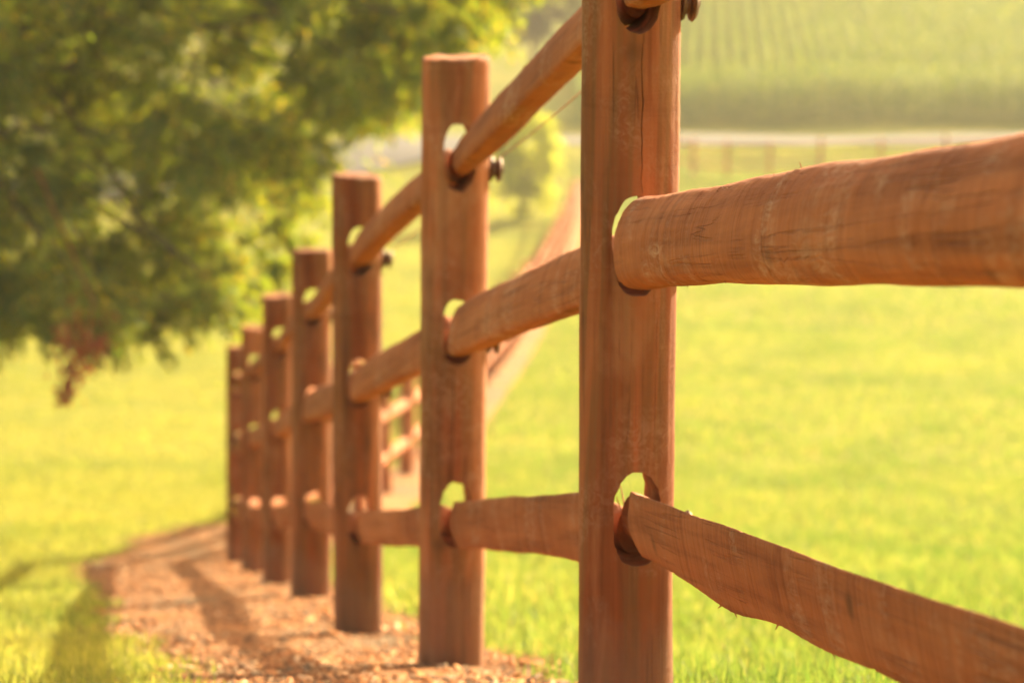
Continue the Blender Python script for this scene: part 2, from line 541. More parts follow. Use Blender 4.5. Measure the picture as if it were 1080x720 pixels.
# road --------------------------------------------------------------
rc = [(120, 138), (60, 128), (30, 124.5), (10, 123.5), (3, 122.6), (-3.8, 120.6), (-8, 117.6), (-14, 112), (-22, 104), (-32, 95), (-60, 78), (-120, 60)]
rp = []
for k in range(len(rc) - 1):
    for t in np.linspace(0, 1, 24, endpoint=False):
        p0 = rc[max(k - 1, 0)]; p1 = rc[k]; p2 = rc[k + 1]; p3 = rc[min(k + 2, len(rc) - 1)]
        rp.append([.5 * (2*p1[a] + (p2[a]-p0[a])*t + (2*p0[a]-5*p1[a]+4*p2[a]-p3[a])*t*t + (3*p1[a]-p0[a]-3*p2[a]+p3[a])*t**3) for a in (0, 1)])
rp = np.array(rp)
rt = np.gradient(rp, axis=0); rt /= np.linalg.norm(rt, axis=1)[:, None]
rn = np.stack([-rt[:, 1], rt[:, 0]], -1)
cols = np.linspace(-2.7, 2.7, 9)
wid = 1 + .55 * smooth01((2 - rp[:, 0]) / 8)
RV = rp[:, None] + rn[:, None] * (cols[None, :] * wid[:, None])[..., None]
rz = zt(RV[..., 0], RV[..., 1])
RV3 = np.concatenate([RV, (rz + .09)[..., None]], -1).reshape(-1, 3)
i, j = np.meshgrid(np.arange(len(rp) - 1), np.arange(8), indexing='ij')
rq = np.stack([i * 9 + j, i * 9 + j + 1, (i + 1) * 9 + j + 1, (i + 1) * 9 + j], -1).reshape(-1, 4)
setp(link('road', npmesh('road', RV3, rq), MAT_ROAD, smooth=True), kind='structure')
def on_road(x, y):
    d = np.full(len(x), 99.0)
    for k in range(0, len(rp), 3):
        d = np.minimum(d, (x - rp[k, 0]) ** 2 + (y - rp[k, 1]) ** 2)
    return d < np.where(x > 0, 3.0, 4.4) ** 2

# grass -------------------------------------------------------------
def blades(x, y, h, wd, lean=.45):
    n = len(x)
    z = zt(x, y)
    yaw = rng.uniform(0, 2 * np.pi, n)
    s = np.stack([np.cos(yaw), np.sin(yaw), np.zeros(n)], -1) * (wd / 2)[:, None]
    la = rng.uniform(0, 2 * np.pi, n); lm = np.abs(rng.normal(0, lean, n)) * h
    b = np.stack([x, y, z - .005], -1)
    m = b + np.stack([np.cos(la) * lm * .35, np.sin(la) * lm * .35, h * .6], -1)
    t = b + np.stack([np.cos(la) * lm, np.sin(la) * lm, h * np.clip(1 - lm / h * .35, .35, 1)], -1)
    V = np.stack([b - s, b + s, m + s * .75, m - s * .75, t + s * .12, t - s * .12], 1).reshape(-1, 3)
    q = np.array([[0, 1, 2, 3], [3, 2, 4, 5]])
    Q = (q[None] + 6 * np.arange(n)[:, None, None]).reshape(-1, 4)
    return V, Q

def grass(name, side, mat):
    VV, QQ, base = [], [], 0
    zones = [(2.2, 8, 34000, .045, .0040), (8, 16, 46000, .046, .0065), (16, 32, 56000, .050, .011), (32, 62, 64000, .055, .020), (62, 121, 80000, .07, .04)]
    for y0, y1, n, h0, w0 in zones:
        k = n * 3
        y = np.sqrt(rng.uniform(y0 * y0, y1 * y1, k))
        half = .235 * y + .6
        x = rng.uniform(-1, 1, k) * half
        fx = fence_x(y)
        sel = (x > fx) if side > 0 else (x <= fx)
        b = bed(x, y)
        sel &= b < rng.normal(-.02, .045, k)
        if y1 > 70:
            sel &= ~on_road(x, y)
        x, y = x[sel][:n], y[sel][:n]
        # uneven growth
        nz = np.array([mnoise.noise(Vector((a * .9, c * .55, 3.3))) + .6 * mnoise.noise(Vector((a * 3.1, c * 2.3, 1))) for a, c in zip(x, y)])
        hh = h0 * (1.3 if side > 0 else .85) * np.clip(1 + .55 * nz + rng.normal(0, .28, len(x)), .3, 2.4)
        V, Q = blades(x, y, hh, w0 * rng.uniform(.7, 1.3, len(x)))
        VV.append(V); QQ.append(Q + base); base += len(V)
    o = link(name, npmesh(name, np.concatenate(VV), np.concatenate(QQ)), mat)
    return setp(o, kind='stuff')
grass('lawn_grass', -1, MAT_LAWN)
grass('pasture_grass', 1, MAT_PAST)

# ------------------------------------------------------------------ fence parts
HOLES = (.380, .804, 1.200)
SLOT_W, SLOT_H = .074, .150

def post_mesh(dia, seed, seg=56, rows=110, crack=None):
    r = dia / 2
    bm = bmesh.new()
    zs = np.concatenate([np.linspace(-.28, POST_H - .012, rows), [POST_H - .004, POST_H]])
    rs = np.concatenate([np.full(rows, 1.0), [.985, .93]])
    rings = []
    for z, k in zip(zs, rs):
        ring = []
        for a in range(seg):
            th = 2 * math.pi * a / seg
            c, s = math.cos(th), math.sin(th)
            n1 = mnoise.noise(Vector((c * .8 + seed * 3.1, s * .8, z * 1.5)))
            n2 = mnoise.noise(Vector((c * 3 + seed, s * 3, z * 5.5 + seed)))
            n3 = mnoise.noise(Vector((c * 9 + seed, s * 9, z * 3)))
            rr = r * k * (1 + .045 * n1 + .018 * n2 + .010 * n3)
            if k < 1:
                rr *= 1 + .01 * n3
            zz = z + ((.006 * n2 + .05 * r * (c * math.cos(seed * 2.2) + s * math.sin(seed * 2.2))) if z > POST_H - .013 else 0)
            ring.append(bm.verts.new((c * rr, s * rr, zz)))
        rings.append(ring)
    for a, b in zip(rings[:-1], rings[1:]):
        for i in range(seg):
            bm.faces.new((a[i], a[(i + 1) % seg], b[(i + 1) % seg], b[i]))
    bm.faces.new(rings[-1])
    bm.faces.new(list(reversed(rings[0])))
    me = bpy.data.meshes.new('post')
    bm.to_mesh(me); bm.free()
    return me

def slot_mesh(seed):
    """oval prisms that are cut out of a post (along its local Y)"""
    bm = bmesh.new()
    rnd = random.Random(seed)
    for hz in HOLES:
        n = 44
        fr, bk = [], []
        ex = rnd.uniform(-.003, .003)
        for k in range(n):
            t = 2 * math.pi * k / n
            c, s = math.cos(t), math.sin(t)
            rg = 1 + .07 * mnoise.noise(Vector((c * 1.6 + seed * 2.3, s * 1.6, hz * 5))) + .035 * mnoise.noise(Vector((c * 6, s * 6 + seed, hz * 9)))
            x = rg * math.copysign(abs(c) ** .75, c) * SLOT_W / 2 * (1 + .02 * rnd.uniform(-1, 1)) + ex
            z = rg * math.copysign(abs(s) ** .85, s) * SLOT_H / 2 * (1 + .012 * rnd.uniform(-1, 1)) + hz
            fr.append(bm.verts.new((x, -.3, z))); bk.append(bm.verts.new((x, .3, z)))
        for k in range(n):
            bm.faces.new((fr[k], bk[k], bk[(k + 1) % n], fr[(k + 1) % n]))
        bm.faces.new(list(reversed(bk))) ; bm.faces.new(fr)
    bmesh.ops.recalc_face_normals(bm, faces=bm.faces)
    me = bpy.data.meshes.new('slot')
    bm.to_mesh(me); bm.free()
    return me

def crack_mesh(seed, crack):
    """thin wedge that opens a drying check down the face of a post"""
    bm = bmesh.new()
    rnd = random.Random(seed)
    x0, z0, z1 = crack
    zs = np.linspace(z0, z1, 14)
    w = .0032
    prev = None
    for k, z in enumerate(zs):
        ww = w * (.35 + .65 * math.sin(math.pi * (k + .5) / len(zs))) * (1 + .3 * rnd.uniform(-1, 1))
        xx = x0 + .0016 * rnd.uniform(-1, 1)
        cur = [bm.verts.new((xx - ww, -.2, z)), bm.verts.new((xx + ww, -.2, z)), bm.verts.new((xx, -.030, z))]
        if prev:
            for a in range(3):
                b = (a + 1) % 3
                bm.faces.new((prev[a], prev[b], cur[b], cur[a]))
        else:
            bm.faces.new(list(reversed(cur)))
        prev = cur
    bm.faces.new(prev)
    bmesh.ops.recalc_face_normals(bm, faces=bm.faces)
    me = bpy.data.meshes.new('check')
    bm.to_mesh(me); bm.free()
    return me

def cut_post(dia, seed, seg, rows, crack=None):
    a = link('post_blank', post_mesh(dia, seed, seg, rows))
    cutters = [link('slot_cutter', slot_mesh(seed))]
    if crack:
        cutters.append(link('check_cutter', crack_mesh(seed, crack)))
    for b in cutters:
        md = a.modifiers.new('cut', 'BOOLEAN')
        md.operation = 'DIFFERENCE'; md.object = b; md.solver = 'EXACT'
    bpy.context.view_layer.update()
    dg = bpy.context.evaluated_depsgraph_get()
    me = bpy.data.meshes.new_from_object(a.evaluated_get(dg))
    me.name = 'post'
    for o in [a] + cutters:
        m = o.data
        bpy.data.objects.remove(o); bpy.data.meshes.remove(m)
    me.polygons.foreach_set('use_smooth', [True] * len(me.polygons))
    me.set_sharp_from_angle(angle=R(38))
    me.materials.clear()
    me.materials.append(MAT_POST)
    return me

def rail_mesh(L, r, seed, seg=40, step=.012, prof=None, splinters=(), flat=.9, tilt=0.0, low=None, drop=.021, rough=1.0, bulge=.30, wedge=False):
    """peeled log along local X from 0 to L (post axis to post axis), tenons at both ends, Z up"""
    ti = .018                                    # tenon starts this far from the post's axis
    ss = np.unique(np.concatenate([np.arange(ti, L - ti, step), np.linspace(ti, .16, 22), L - np.linspace(ti, .16, 22)]))
    rnd = random.Random(seed)
    ph = [rnd.uniform(0, 6.28) for _ in range(6)]
    ridges = [(rnd.uniform(.1, L - .1), rnd.uniform(.003, .011), rnd.choice((-1, 1)) * rnd.uniform(.010, .04), rnd.uniform(0, 6.28), rnd.uniform(.0006, .0020) * rough * rnd.choice((1, 1, -1))) for _ in range(int(L * 11 * rough))]
    def chip(s, sd):
        # small torn steps along the edges
        q = mnoise.noise(Vector((s * 22 * sd, seed * 1.7, 4.2))) + .6 * mnoise.noise(Vector((s * 75, seed, sd * 3.0)))
        return -.05 * max(0.0, q - .25) + .012 * mnoise.noise(Vector((s * 130, seed, sd)))
    V = []
    for s in ss:
        e = min(s, L - s)
        k = float(smooth01((e - .082) / .07))
        rr = r * (prof(s) if prof else 1) * (1 + .05 * math.sin(s * 2.3 + ph[0]) + .03 * math.sin(s * 5.9 + ph[1]) + .012 * math.sin(s * 17 + ph[2]))
        hw, hh = .022 + (rr - .022) * k, .036 + (rr - .036) * k
        cy_ = .006 * math.sin(s * 1.9 + ph[3]) * k - .009 * (1 - k)
        cz_ = -drop + .006 * math.sin(s * 1.5 + ph[4]) * k
        ct_, st_ = math.cos(tilt * k), math.sin(tilt * k)
        for a in range(seg):
            th = 2 * math.pi * a / seg
            c, sn = math.cos(th), math.sin(th)
            dr = 1 + .04 * mnoise.noise(Vector((s * 3 + seed, c * 1.3, sn * 1.3))) + .014 * mnoise.noise(Vector((s * 17 + seed, c * 3, sn * 3)))
            add = 0
            for (p, w_, sl, pp, am) in ridges:
                q = (s - p - sl * math.sin(th + pp) * 1.6) / w_
                if abs(q) < 3:
                    add += am * math.exp(-q * q) * (.5 + .5 * math.cos(th - pp))
            add += .0012 * mnoise.noise(Vector((s * 60, c * 6 + seed, sn * 6))) * k
            # split log: nearly flat face towards the path, round back, crisp upper and lower edges
            f_ = flat * k
            if c > 0:
                cc = (1 - f_) * c + f_ * (.30 + bulge * c)
            else:
                cc = (1 - f_) * c + f_ * (.30 + 1.25 * c)
            s2 = sn
            if wedge and c < 0 and sn > 0:
                s2 = sn * (1 - .9 * k * -c)
            if s2 < 0 and low:
                s2 *= 1 + (low(s) - 1) * k
            if abs(c) < .45:
                dr = 1 + (dr - 1) * .35
                add *= .15
                dr += chip(s, 1 if sn > 0 else -1) * k
            yy, zz = cc * (hw * dr + add * k), s2 * (hh * dr + add * k)
            V.append((s, cy_ + yy * ct_ - zz * st_, cz_ + yy * st_ + zz * ct_))
    n = len(ss)
    bm = bmesh.new()
    vs_ = [bm.verts.new(v) for v in V]
    for i in range(n - 1):
        for j in range(seg):
            j2 = (j + 1) % seg
            bm.faces.new((vs_[i * seg + j], vs_[i * seg + j2], vs_[(i + 1) * seg + j2], vs_[(i + 1) * seg + j]))
    bm.faces.new(list(reversed(vs_[:seg]))); bm.faces.new(vs_[-seg:])
    # torn fibres that stand off the surface
    for (s, th, ln, w_, lift, along) in splinters:
        i = int(np.argmin(abs(ss - s))); j = int(round(th / (2 * math.pi) * seg)) % seg
        p = Vector(V[i * seg + j]); nrm = Vector((0, math.cos(th), math.sin(th)))
        ax = Vector((along, 0, 0)).normalized()
        tip = p + ax * ln + nrm * lift
        side = nrm.cross(ax).normalized() * w_
        a0, a1, a2 = bm.verts.new(p - side - nrm * .002), bm.verts.new(p + side - nrm * .002), bm.verts.new(p + nrm * w_ - ax * w_)
        b0, b1, b2 = bm.verts.new(tip - side * .5), bm.verts.new(tip + side * .5), bm.verts.new(tip + nrm * w_ * .7)
        for f in ((a0, a1, b1, b0), (a1, a2, b2, b1), (a2, a0, b0, b2), (b0, b1, b2)):
            bm.faces.new(f)
    bmesh.ops.recalc_face_normals(bm, faces=bm.faces)
    me = bpy.data.meshes.new('rail')
    bm.to_mesh(me); bm.free()
    me.polygons.foreach_set('use_smooth', [True] * len(me.polygons))
    me.set_sharp_from_angle(angle=R(50))
    me.materials.append(MAT_RAIL)
    return me

def insulator_mesh():
    """round grooved knob on a pin, axis along local X"""
    bm = bmesh.new()
    prof = [(0, .007), (.005, .007), (.006, .028), (.011, .034), (.017, .031), (.0205, .020), (.0265, .020), (.029, .030), (.034, .033), (.040, .027), (.042, .008), (.046, .007), (.047, .0)]
    seg = 20
    rings = [[bm.verts.new((x, max(r, .0004) * math.cos(2*math.pi*k/seg), max(r, .0004) * math.sin(2*math.pi*k/seg))) for k in range(seg)] for x, r in prof]
    for a, b in zip(rings[:-1], rings[1:]):
        for k in range(seg):
            bm.faces.new((a[k], a[(k+1) % seg], b[(k+1) % seg], b[k]))
    bm.faces.new(rings[-1]); bm.faces.new(list(reversed(rings[0])))
    bmesh.ops.recalc_face_normals(bm, faces=bm.faces)
    me = bpy.data.meshes.new('insulator')
    bm.to_mesh(me); bm.free()
    me.polygons.foreach_set('use_smooth', [True] * len(me.polygons))
    me.set_sharp_from_angle(angle=R(40))
    me.materials.append(MAT_INSUL)
    return me
INS = insulator_mesh()

def axis_matrix(p, x_dir, up=Vector((0, 0, 1))):
    x = x_dir.normalized()
    y = up.cross(x).normalized()
    z = x.cross(y)
    return Matrix(((x.x, y.x, z.x, p.x), (x.y, y.y, z.y, p.y), (x.z, y.z, z.z, p.z), (0, 0, 0, 1)))

# ------------------------------------------------------------------ the near fence
near = empty('rail_fence', (FX[2], FY[2], float(zt(FX[2], FY[2]))))
setp(near, 'reddish brown stained post and rail fence running downhill from the foreground along the mulch bed', 'fence')
bpy.context.view_layer.update()

def put(o, m, parent):
    o.parent = parent
    o.matrix_parent_inverse = Matrix()
    o.matrix_basis = Matrix.Translation(-parent.location) @ m

posts = []
specs = [(None, None, 0, 0, .148)] + POSTS
for k, (bx, tx, _y, _t, dia) in enumerate(specs):
    X, Y = FX[k + 1], FY[k + 1]
    Z = float(zt(X, Y))
    a = Vector((FX[max(k, 1)], FY[max(k, 1)])) ; b = Vector((FX[min(k + 2, 8)], FY[min(k + 2, 8)]))
    fd = (b - a).normalized()
    base = Vector((X, Y, Z))
    lean = 0.0
    if bx is not None:
        lean = (at(tx, _t, Y).x - at(bx, _y, Y).x) / POST_H
    up = Vector((lean, 0, 1)).normalized()
    yv = Vector((fd.x, fd.y, 0)); yv = (yv - up * yv.dot(up)).normalized()
    xv = yv.cross(up)
    m = Matrix(((xv.x, yv.x, up.x, base.x), (xv.y, yv.y, up.y, base.y), (xv.z, yv.z, up.z, base.z), (0, 0, 0, 1)))
    crack = {1: (.004, .885, 1.135), 2: (-.010, .46, .72), 3: (.014, .90, 1.12), 4: (-.008, .5, .72)}.get(k)
    near_enough = k <= 3
    me = cut_post(dia, k + 1, 72 if near_enough else 40, 120 if near_enough else 60, crack)
    o = link('post', me)
    put(o, m, near)
    if k == 1:
        o['label'] = 'nearest post in view, with a long vertical drying crack below its top slot'
    for hz in HOLES:
        ins = link('insulator', INS)
        ins.parent = o
        ins.location = (dia / 2 - .004, .01, hz - .034)
        ins.rotation_euler = (0, R(4), 0)
        ins.scale = (.85, .86, .86)
    posts.append((m, dia))

def rail_between(k, h):
    p0 = posts[k][0] @ Vector((0, 0, HOLES[h])); p1 = posts[k + 1][0] @ Vector((0, 0, HOLES[h]))
    L = (p1 - p0).length
    r = (.053, .057, .045)[h] + .003 * math.sin(k * 2.1 + h * 1.7)
    prof = None; spl = (); low = None
    seg, step = (44, .012) if k <= 1 else ((32, .02) if k <= 3 else (20, .04))
    if k == 0:
        # s runs from the post behind the camera (0) to the nearest visible post (L)
        seg, step = 72, .006
        if h == 1:
            r = .065
            prof = lambda s: 1 + .09 * float(smooth01((s - 1.5) / .6))
            spl = ((1.36, 1.65, .020, .0008, .012, 1), (1.9, 4.6, .012, .0006, .004, 1), (1.62, 4.9, .010, .0006, .004, -1))
        if h == 0:
            r = .058
            prof = lambda s: .95 - .04 * float(smooth01((s - 2.05) / .2))
            low = lambda s: .97 + .34 * math.exp(-((s - 1.76) / .21) ** 2) + .10 * math.exp(-((s - 1.2) / .16) ** 2)
            spl = ((1.78, 4.75, .020, .0009, .005, 1), (1.74, 4.6, .016, .0008, .006, 1), (1.70, 4.9, .018, .0007, .004, -1), (1.46, 4.75, .012, .001, .007, 1), (1.2, 4.7, .012, .0007, .004, -1))
        if h == 2:
            r = .054
    if k == 1 and h == 0:      # torn fibres in the lower slot of the nearest post
        spl = ((.062, 1.5, .016, .0016, .034, 1), (.05, 1.9, .004, .0011, .026, 1), (.055, 1.2, -.012, .0012, .022, 1))
    me = rail_mesh(L, r, k * 3 + h + 1, seg, step, prof, spl, 1.0, (R(-10) if k == 0 else R(-4), R(12), R(16))[h], low, (.016 if h == 1 else .012) if k == 0 else (.034, .026, .018)[h], 1.3 if k == 0 else 1.0, .55 if (k == 0 and h == 1) else (.14 if h == 0 else .28), h == 0)
    o = link('rail', me)
    put(o, axis_matrix(p0, p1 - p0), near)
    return o
for k in range(7):
    for h in range(3):
        rail_between(k, h)

# fence wire in the grooves of the insulators, one run per height
for h in range(3):
    pts = [m @ Vector((dia / 2 + .020, .01, HOLES[h] - .034 + .020)) for m, dia in posts]
    path = []
    for a, b in zip(pts[:-1], pts[1:]):
        for t in np.linspace(0, 1, 10, endpoint=False):
            p = a.lerp(b, t); p.z -= .012 * 4 * t * (1 - t)
            path.append(p - near.location)
    path.append(pts[-1] - near.location)
    V, Q = tubes([(np.array([tuple(p) for p in path]), np.full(len(path), .0014), 6)])
    o = link('wire', npmesh('wire', V, Q), MAT_WIRE, near, True)

# ------------------------------------------------------------------ the fence beyond the bend
def simple_post():
    V, Q = tubes([(np.array([(0, 0, -.3), (0, 0, .4), (0, 0, .9), (0, 0, POST_H - .01), (0, 0, POST_H)]), np.array([.077, .076, .075, .074, .066]), 14)])
    bm = bmesh.new()
    vs_ = [bm.verts.new(v) for v in V]
    for q in Q: bm.faces.new([vs_[i] for i in q])
    bm.faces.new(vs_[-14:])
    bmesh.ops.recalc_face_normals(bm, faces=bm.faces)
    me = bpy.data.meshes.new('post'); bm.to_mesh(me); bm.free()
    me.materials.append(MAT_FAR)
    return me
def simple_rail(L):
    s = np.array([.03, .09, .16, .5 * L, L - .16, L - .09, L - .03])
    V, Q = tubes([(np.stack([s, np.array([0, .002, 0, .008, 0, 0, 0]), np.array([0, 0, 0, -.01, 0, 0, 0])], -1), np.array([.035, .040, .056, .058, .056, .04, .035]), 12)])
    me = npmesh('rail', V, Q)
    me.materials.append(MAT_FAR)
    me.polygons.foreach_set('use_smooth', [True] * len(me.polygons))
    return me
FAR_POST, FAR_RAIL = simple_post(), simple_rail(2.4)

def run_fence(root, pts):
    """pts: list of (x, y); first entry carries rails only when skip_first"""
    P = [Vector((x, y, float(zt(x, y)))) for x, y in pts]
    for k, p in enumerate(P):
        o = link("post", FAR_POST); put(o, Matrix.Translation(p) @ Matrix.Rotation(k * 1.3, 4, 'Z') @ Matrix.Rotation(R(1.2 * math.sin(k * 2.7)), 4, 'X') @ Matrix.Diagonal((1 + .10 * math.sin(k * 1.9), 1 + .10 * math.sin(k * 1.9), 1 + .05 * math.sin(k * 3.3), 1)), root)
    return P
def run_rails(root, P):
    for a, b in zip(P[:-1], P[1:]):
        for h in HOLES:
            o = link("rail", FAR_RAIL)
            u = Vector((0, 0, h))
            m = axis_matrix(a + u, b - a)
            put(o, m @ Matrix.Diagonal(((b - a).length / 2.4, 1, 1, 1)), root)

y0 = FY[-1]
step2 = 2.55
pts2 = [(float(fence_x(y0 + step2 * k)), y0 + step2 * k) for k in range(1, 34)]
second = empty('rail_fence', (pts2[0][0], pts2[0][1], float(zt(*pts2[0]))))
setp(second, 'far stretch of wooden rail fence climbing the opposite slope past the yellow green shrub', 'fence')
P2 = run_fence(second, pts2)
corner = Vector((FX[-1], FY[-1], float(zt(FX[-1], FY[-1]))))
run_rails(second, [corner] + P2)

# fence along the road
pts3 = [(5.2, 116.0)] + [((px - 540) / F * d, d) for px, d in ((732, 113), (768, 111), (813, 109), (866, 107), (930, 105), (999, 103))] + [(18.2, 101.3), (20.7, 99.8)]
third = empty('rail_fence', (pts3[0][0], pts3[0][1], float(zt(*pts3[0]))))
setp(third, 'distant hazy rail fence on the pasture just below the road and the corn field', 'fence')
run_rails(third, run_fence(third, pts3))

# ------------------------------------------------------------------ big tree on the left
def unit(n):
    v = rng.normal(size=(n, 3))
    return v / np.linalg.norm(v, axis=1)[:, None]

def sprays(centres, radii, per, leaf_n, ln, lw, droop=.55, spread=.62):
    """feathery drooping sprays about each clump centre"""
    C, T, N, LN, LW, tw = [], [], [], [], [], []
    for c, r, m in zip(centres, radii, per):
        d = unit(m) * np.array([1, 1, .75])
        start = c + d * r * rng.uniform(.05, .75, (m, 1))
        out = d + np.array([0, 0, -droop]) + rng.normal(0, .25, (m, 3))
        out /= np.linalg.norm(out, axis=1)[:, None]
        Ls = r * spread * rng.uniform(.5, 1.2, m)
        for k in range(m):
            n = leaf_n
            t = rng.random(n) ** .8
            bend = np.array([0, 0, -.45])
            p = start[k] + out[k] * (t * Ls[k])[:, None] + bend * (t ** 2 * Ls[k] * .6)[:, None]
            ax = out[k] + bend * (t * 1.2)[:, None] + rng.normal(0, .45, (n, 3))
            p = p + rng.normal(0, .022 + .03 * r, (n, 3))
            C.append(p); T.append(ax)
            nn = rng.normal(0, 1, (n, 3)) + np.array([0, 0, .9])
            N.append(nn)
            LN.append(ln * rng.uniform(.6, 1.35, n)); LW.append(lw * rng.uniform(.7, 1.3, n))
            if k % 3 == 0:
                tt = np.linspace(0, 1, 4)
                tw.append((start[k] + out[k] * (tt * Ls[k])[:, None] + bend * (tt ** 2 * Ls[k] * .6)[:, None], np.array([.006, .005, .004, .002]), 4))
    V, Q = leaves(np.concatenate(C), np.concatenate(T), np.concatenate(N), np.concatenate(LN), np.concatenate(LW))
    return V, Q, tw

UND = [(-1300, 250), (-700, 300), (-200, 345), (0, 368), (50, 352), (100, 332), (170, 338), (235, 330), (285, 318), (308, 282), (326, 226), (342, 172), (392, 138), (440, 106), (500, 58), (545, 18), (585, -30), (635, -120), (900, -500)]
UP = [at(px, py, 22) for px, py in UND]
UX = np.array([p.x for p in UP]); UZ = np.array([p.z for p in UP])
def under(x):
    return np.interp(x, UX, UZ)
TREE = Vector((-6.6, 23.5, 0)); TREE.z = float(zt(TREE.x, TREE.y))
cs, rs = [], []
while len(cs) < 270:
    p = rng.uniform(-1, 1, 3)
    e = np.linalg.norm(p)
    if e > 1 or e < .45:
        continue
    q = np.array([-5.9, 23.0, .3]) + p * np.array([6.7, 4.2, 4.8])
    r = rng.uniform(.38, .85)
    if q[2] - r * .8 < under(q[0] + .35 * r):
        continue
    if q[2] > 1.2 and rng.random() < .45:
        continue
    cs.append(q); rs.append(r)
# the low skirt that faces the fence
for x in np.arange(-7.5, .35, .27):
    for _ in range(3):
        r = rng.uniform(.24, .46)
        y = rng.uniform(19.8, 24)
        z = float(under(x)) + r * rng.uniform(.75, 1.5)
        cs.append(np.array([x, y, z])); rs.append(r)
# the part that leans out over the fence is filled evenly
for x in np.arange(-4.4, .5, .40):
    for z in np.arange(.28, 2.9, .40):
        for _ in range(1 if rng.random() < .55 else 2):
            r = rng.uniform(.28, .56)
            zz = float(under(x + .3 * r)) + z + rng.uniform(-.15, .15)
            if zz < 1.6:
                cs.append(np.array([x + rng.uniform(-.2, .2), rng.uniform(20.3, 24.5), zz])); rs.append(r)
cs = np.array(cs); rs = np.array(rs)
tree = empty('shade_tree', TREE)
setp(tree, 'large shade tree with feathery dark green foliage overhanging the lawn at left', 'tree')
loc = np.array(TREE)
fv, fq, twigs = sprays(cs - loc, rs, (24 * (rs / .6) ** 1.4).astype(int) + 7, 40, .068, .026)
crown = link('crown', npmesh('crown', fv, fq), MAT_LEAF, tree)
tp = []
hh = 4.2
trunk_pts = np.array([(0, 0, -.3), (0, 0, 0), (.06, .02, .5), (.02, .05, 1.8), (.15, 0, 3.6), (.25, .1, 5.8), (.3, .1, 8.6)])
V, Q = tubes([(trunk_pts, np.array([.42, .36, .29, .26, .22, .16, .06]), 18)])
link('trunk', npmesh('trunk', V, Q), MAT_BARK, tree, True)
limbs = []
for c, r in list(zip(cs - loc, rs))[::2]:
    t = np.linspace(0, 1, 9)[:, None]
    s0 = np.array([.1, .03, rng.uniform(2.2, 6.4)])
    mid = s0 * .45 + c * .55 + np.array([0, 0, .9 + rng.uniform(0, .6)])
    p = (1 - t) ** 2 * s0 + 2 * t * (1 - t) * mid + t ** 2 * c
    limbs.append((p, np.linspace(.034, .007, 9), 6))
V, Q = tubes(limbs + twigs)
link('branches', npmesh('branches', V, Q), MAT_BARK, tree, True)

# sprig of withered leaves hanging below the crown
sp0 = np.array(at(98, 318, 19.4)); sp1 = np.array(at(66, 424, 19.2))
t = np.linspace(0, 1, 7)[:, None]
stem = sp0 * (1 - t) + sp1 * t + np.array([.05, 0, 0]) * np.sin(t * np.pi)
up_ = stem[:1] + np.array([[-.4, .2, .9]]); 
V0, Q0 = tubes([(np.concatenate([up_, stem]) - loc, np.array([.009, .008, .007, .006, .005, .005, .004, .003]), 6)])
nD = 260
k = rng.random(nD)
pp = sp0 + (sp1 - sp0) * (.25 + .75 * k)[:, None] + rng.normal(0, 1, (nD, 3)) * (.085 * (1.3 - k))[:, None]
side = np.array(at(112, 366, 19.3)); k2 = rng.random(36)
pp2 = sp0 * .6 + sp1 * .4 + (side - (sp0 * .6 + sp1 * .4)) * k2[:, None] + rng.normal(0, .03, (36, 3))
pp = np.concatenate([pp, pp2])
V1, Q1 = leaves(pp - loc, np.array([0, 0, -1.0]) + rng.normal(0, .5, (len(pp), 3)), rng.normal(0, 1, (len(pp), 3)), rng.uniform(.05, .10, len(pp)), rng.uniform(.02, .035, len(pp)))
o = link('dead_leaves', npmesh('dead_leaves', np.concatenate([V0, V1]), np.concatenate([Q0, Q1 + len(V0)])), MAT_DEAD, tree)
o['label'] = 'withered red brown leaves hanging on a low sprig'

# ------------------------------------------------------------------ shrub on the far slope, trees beyond the road
def small_tree(name, label, cat, base, height, width, n_cl, leaf, mat, group=None, trunk_h=.3, leaf_n=30, per=22, seed=0, rr=(.16, .28)):
    root = empty(name, base)
    setp(root, label, cat, group)
    c, r_ = [], []
    while len(c) < n_cl:
        p = rng.uniform(-1, 1, 3)
        e = np.linalg.norm(p)
        if e > 1 or e < .35: continue
        z = trunk_h * height + (1 - trunk_h) * height * (.5 + .5 * p[2]) * .98
        f = .8 + .2 * math.sin(p[0] * 5 + seed)
        c.append((p[0] * width / 2 * f, p[1] * width / 2 * f, z)); r_.append(rng.uniform(*rr) * width / 2)
    c = np.array(c); r_ = np.array(r_)
    V, Q, _ = sprays(c, r_, np.full(n_cl, per), leaf_n, leaf, leaf * .5, .15, .8)
    link('crown', npmesh('crown', V, Q), mat, root)
    th = height * (trunk_h + .35)
    paths = [(np.array([(0, 0, -.3), (0, 0, .1), (.02 * width, 0, th * .5), (0, .02 * width, th)]), np.array([.05, .042, .032, .015]) * width * .5 + .01, 10)]
    for q in c[::3]:
        s0 = np.array([0, 0, th * rng.uniform(.3, .9)])
        t = np.linspace(0, 1, 5)[:, None]
        paths.append((s0 * (1 - t) + q * t, np.linspace(.02, .006, 5) * width * .4, 5))
    V, Q = tubes(paths)
    link('trunk', npmesh('trunk', V, Q), MAT_BARK, root, True)
    return root
sx, sy = (553 - 540) / F * 101, 101
small_tree('round_shrub', 'bright yellow green rounded shrub on the far slope beside the rail fence', 'shrub', (sx, sy, float(zt(sx, sy))), 4.0, 3.1, 60, .15, MAT_SHRUB, trunk_h=.03, per=11, leaf_n=26, rr=(.22, .36))
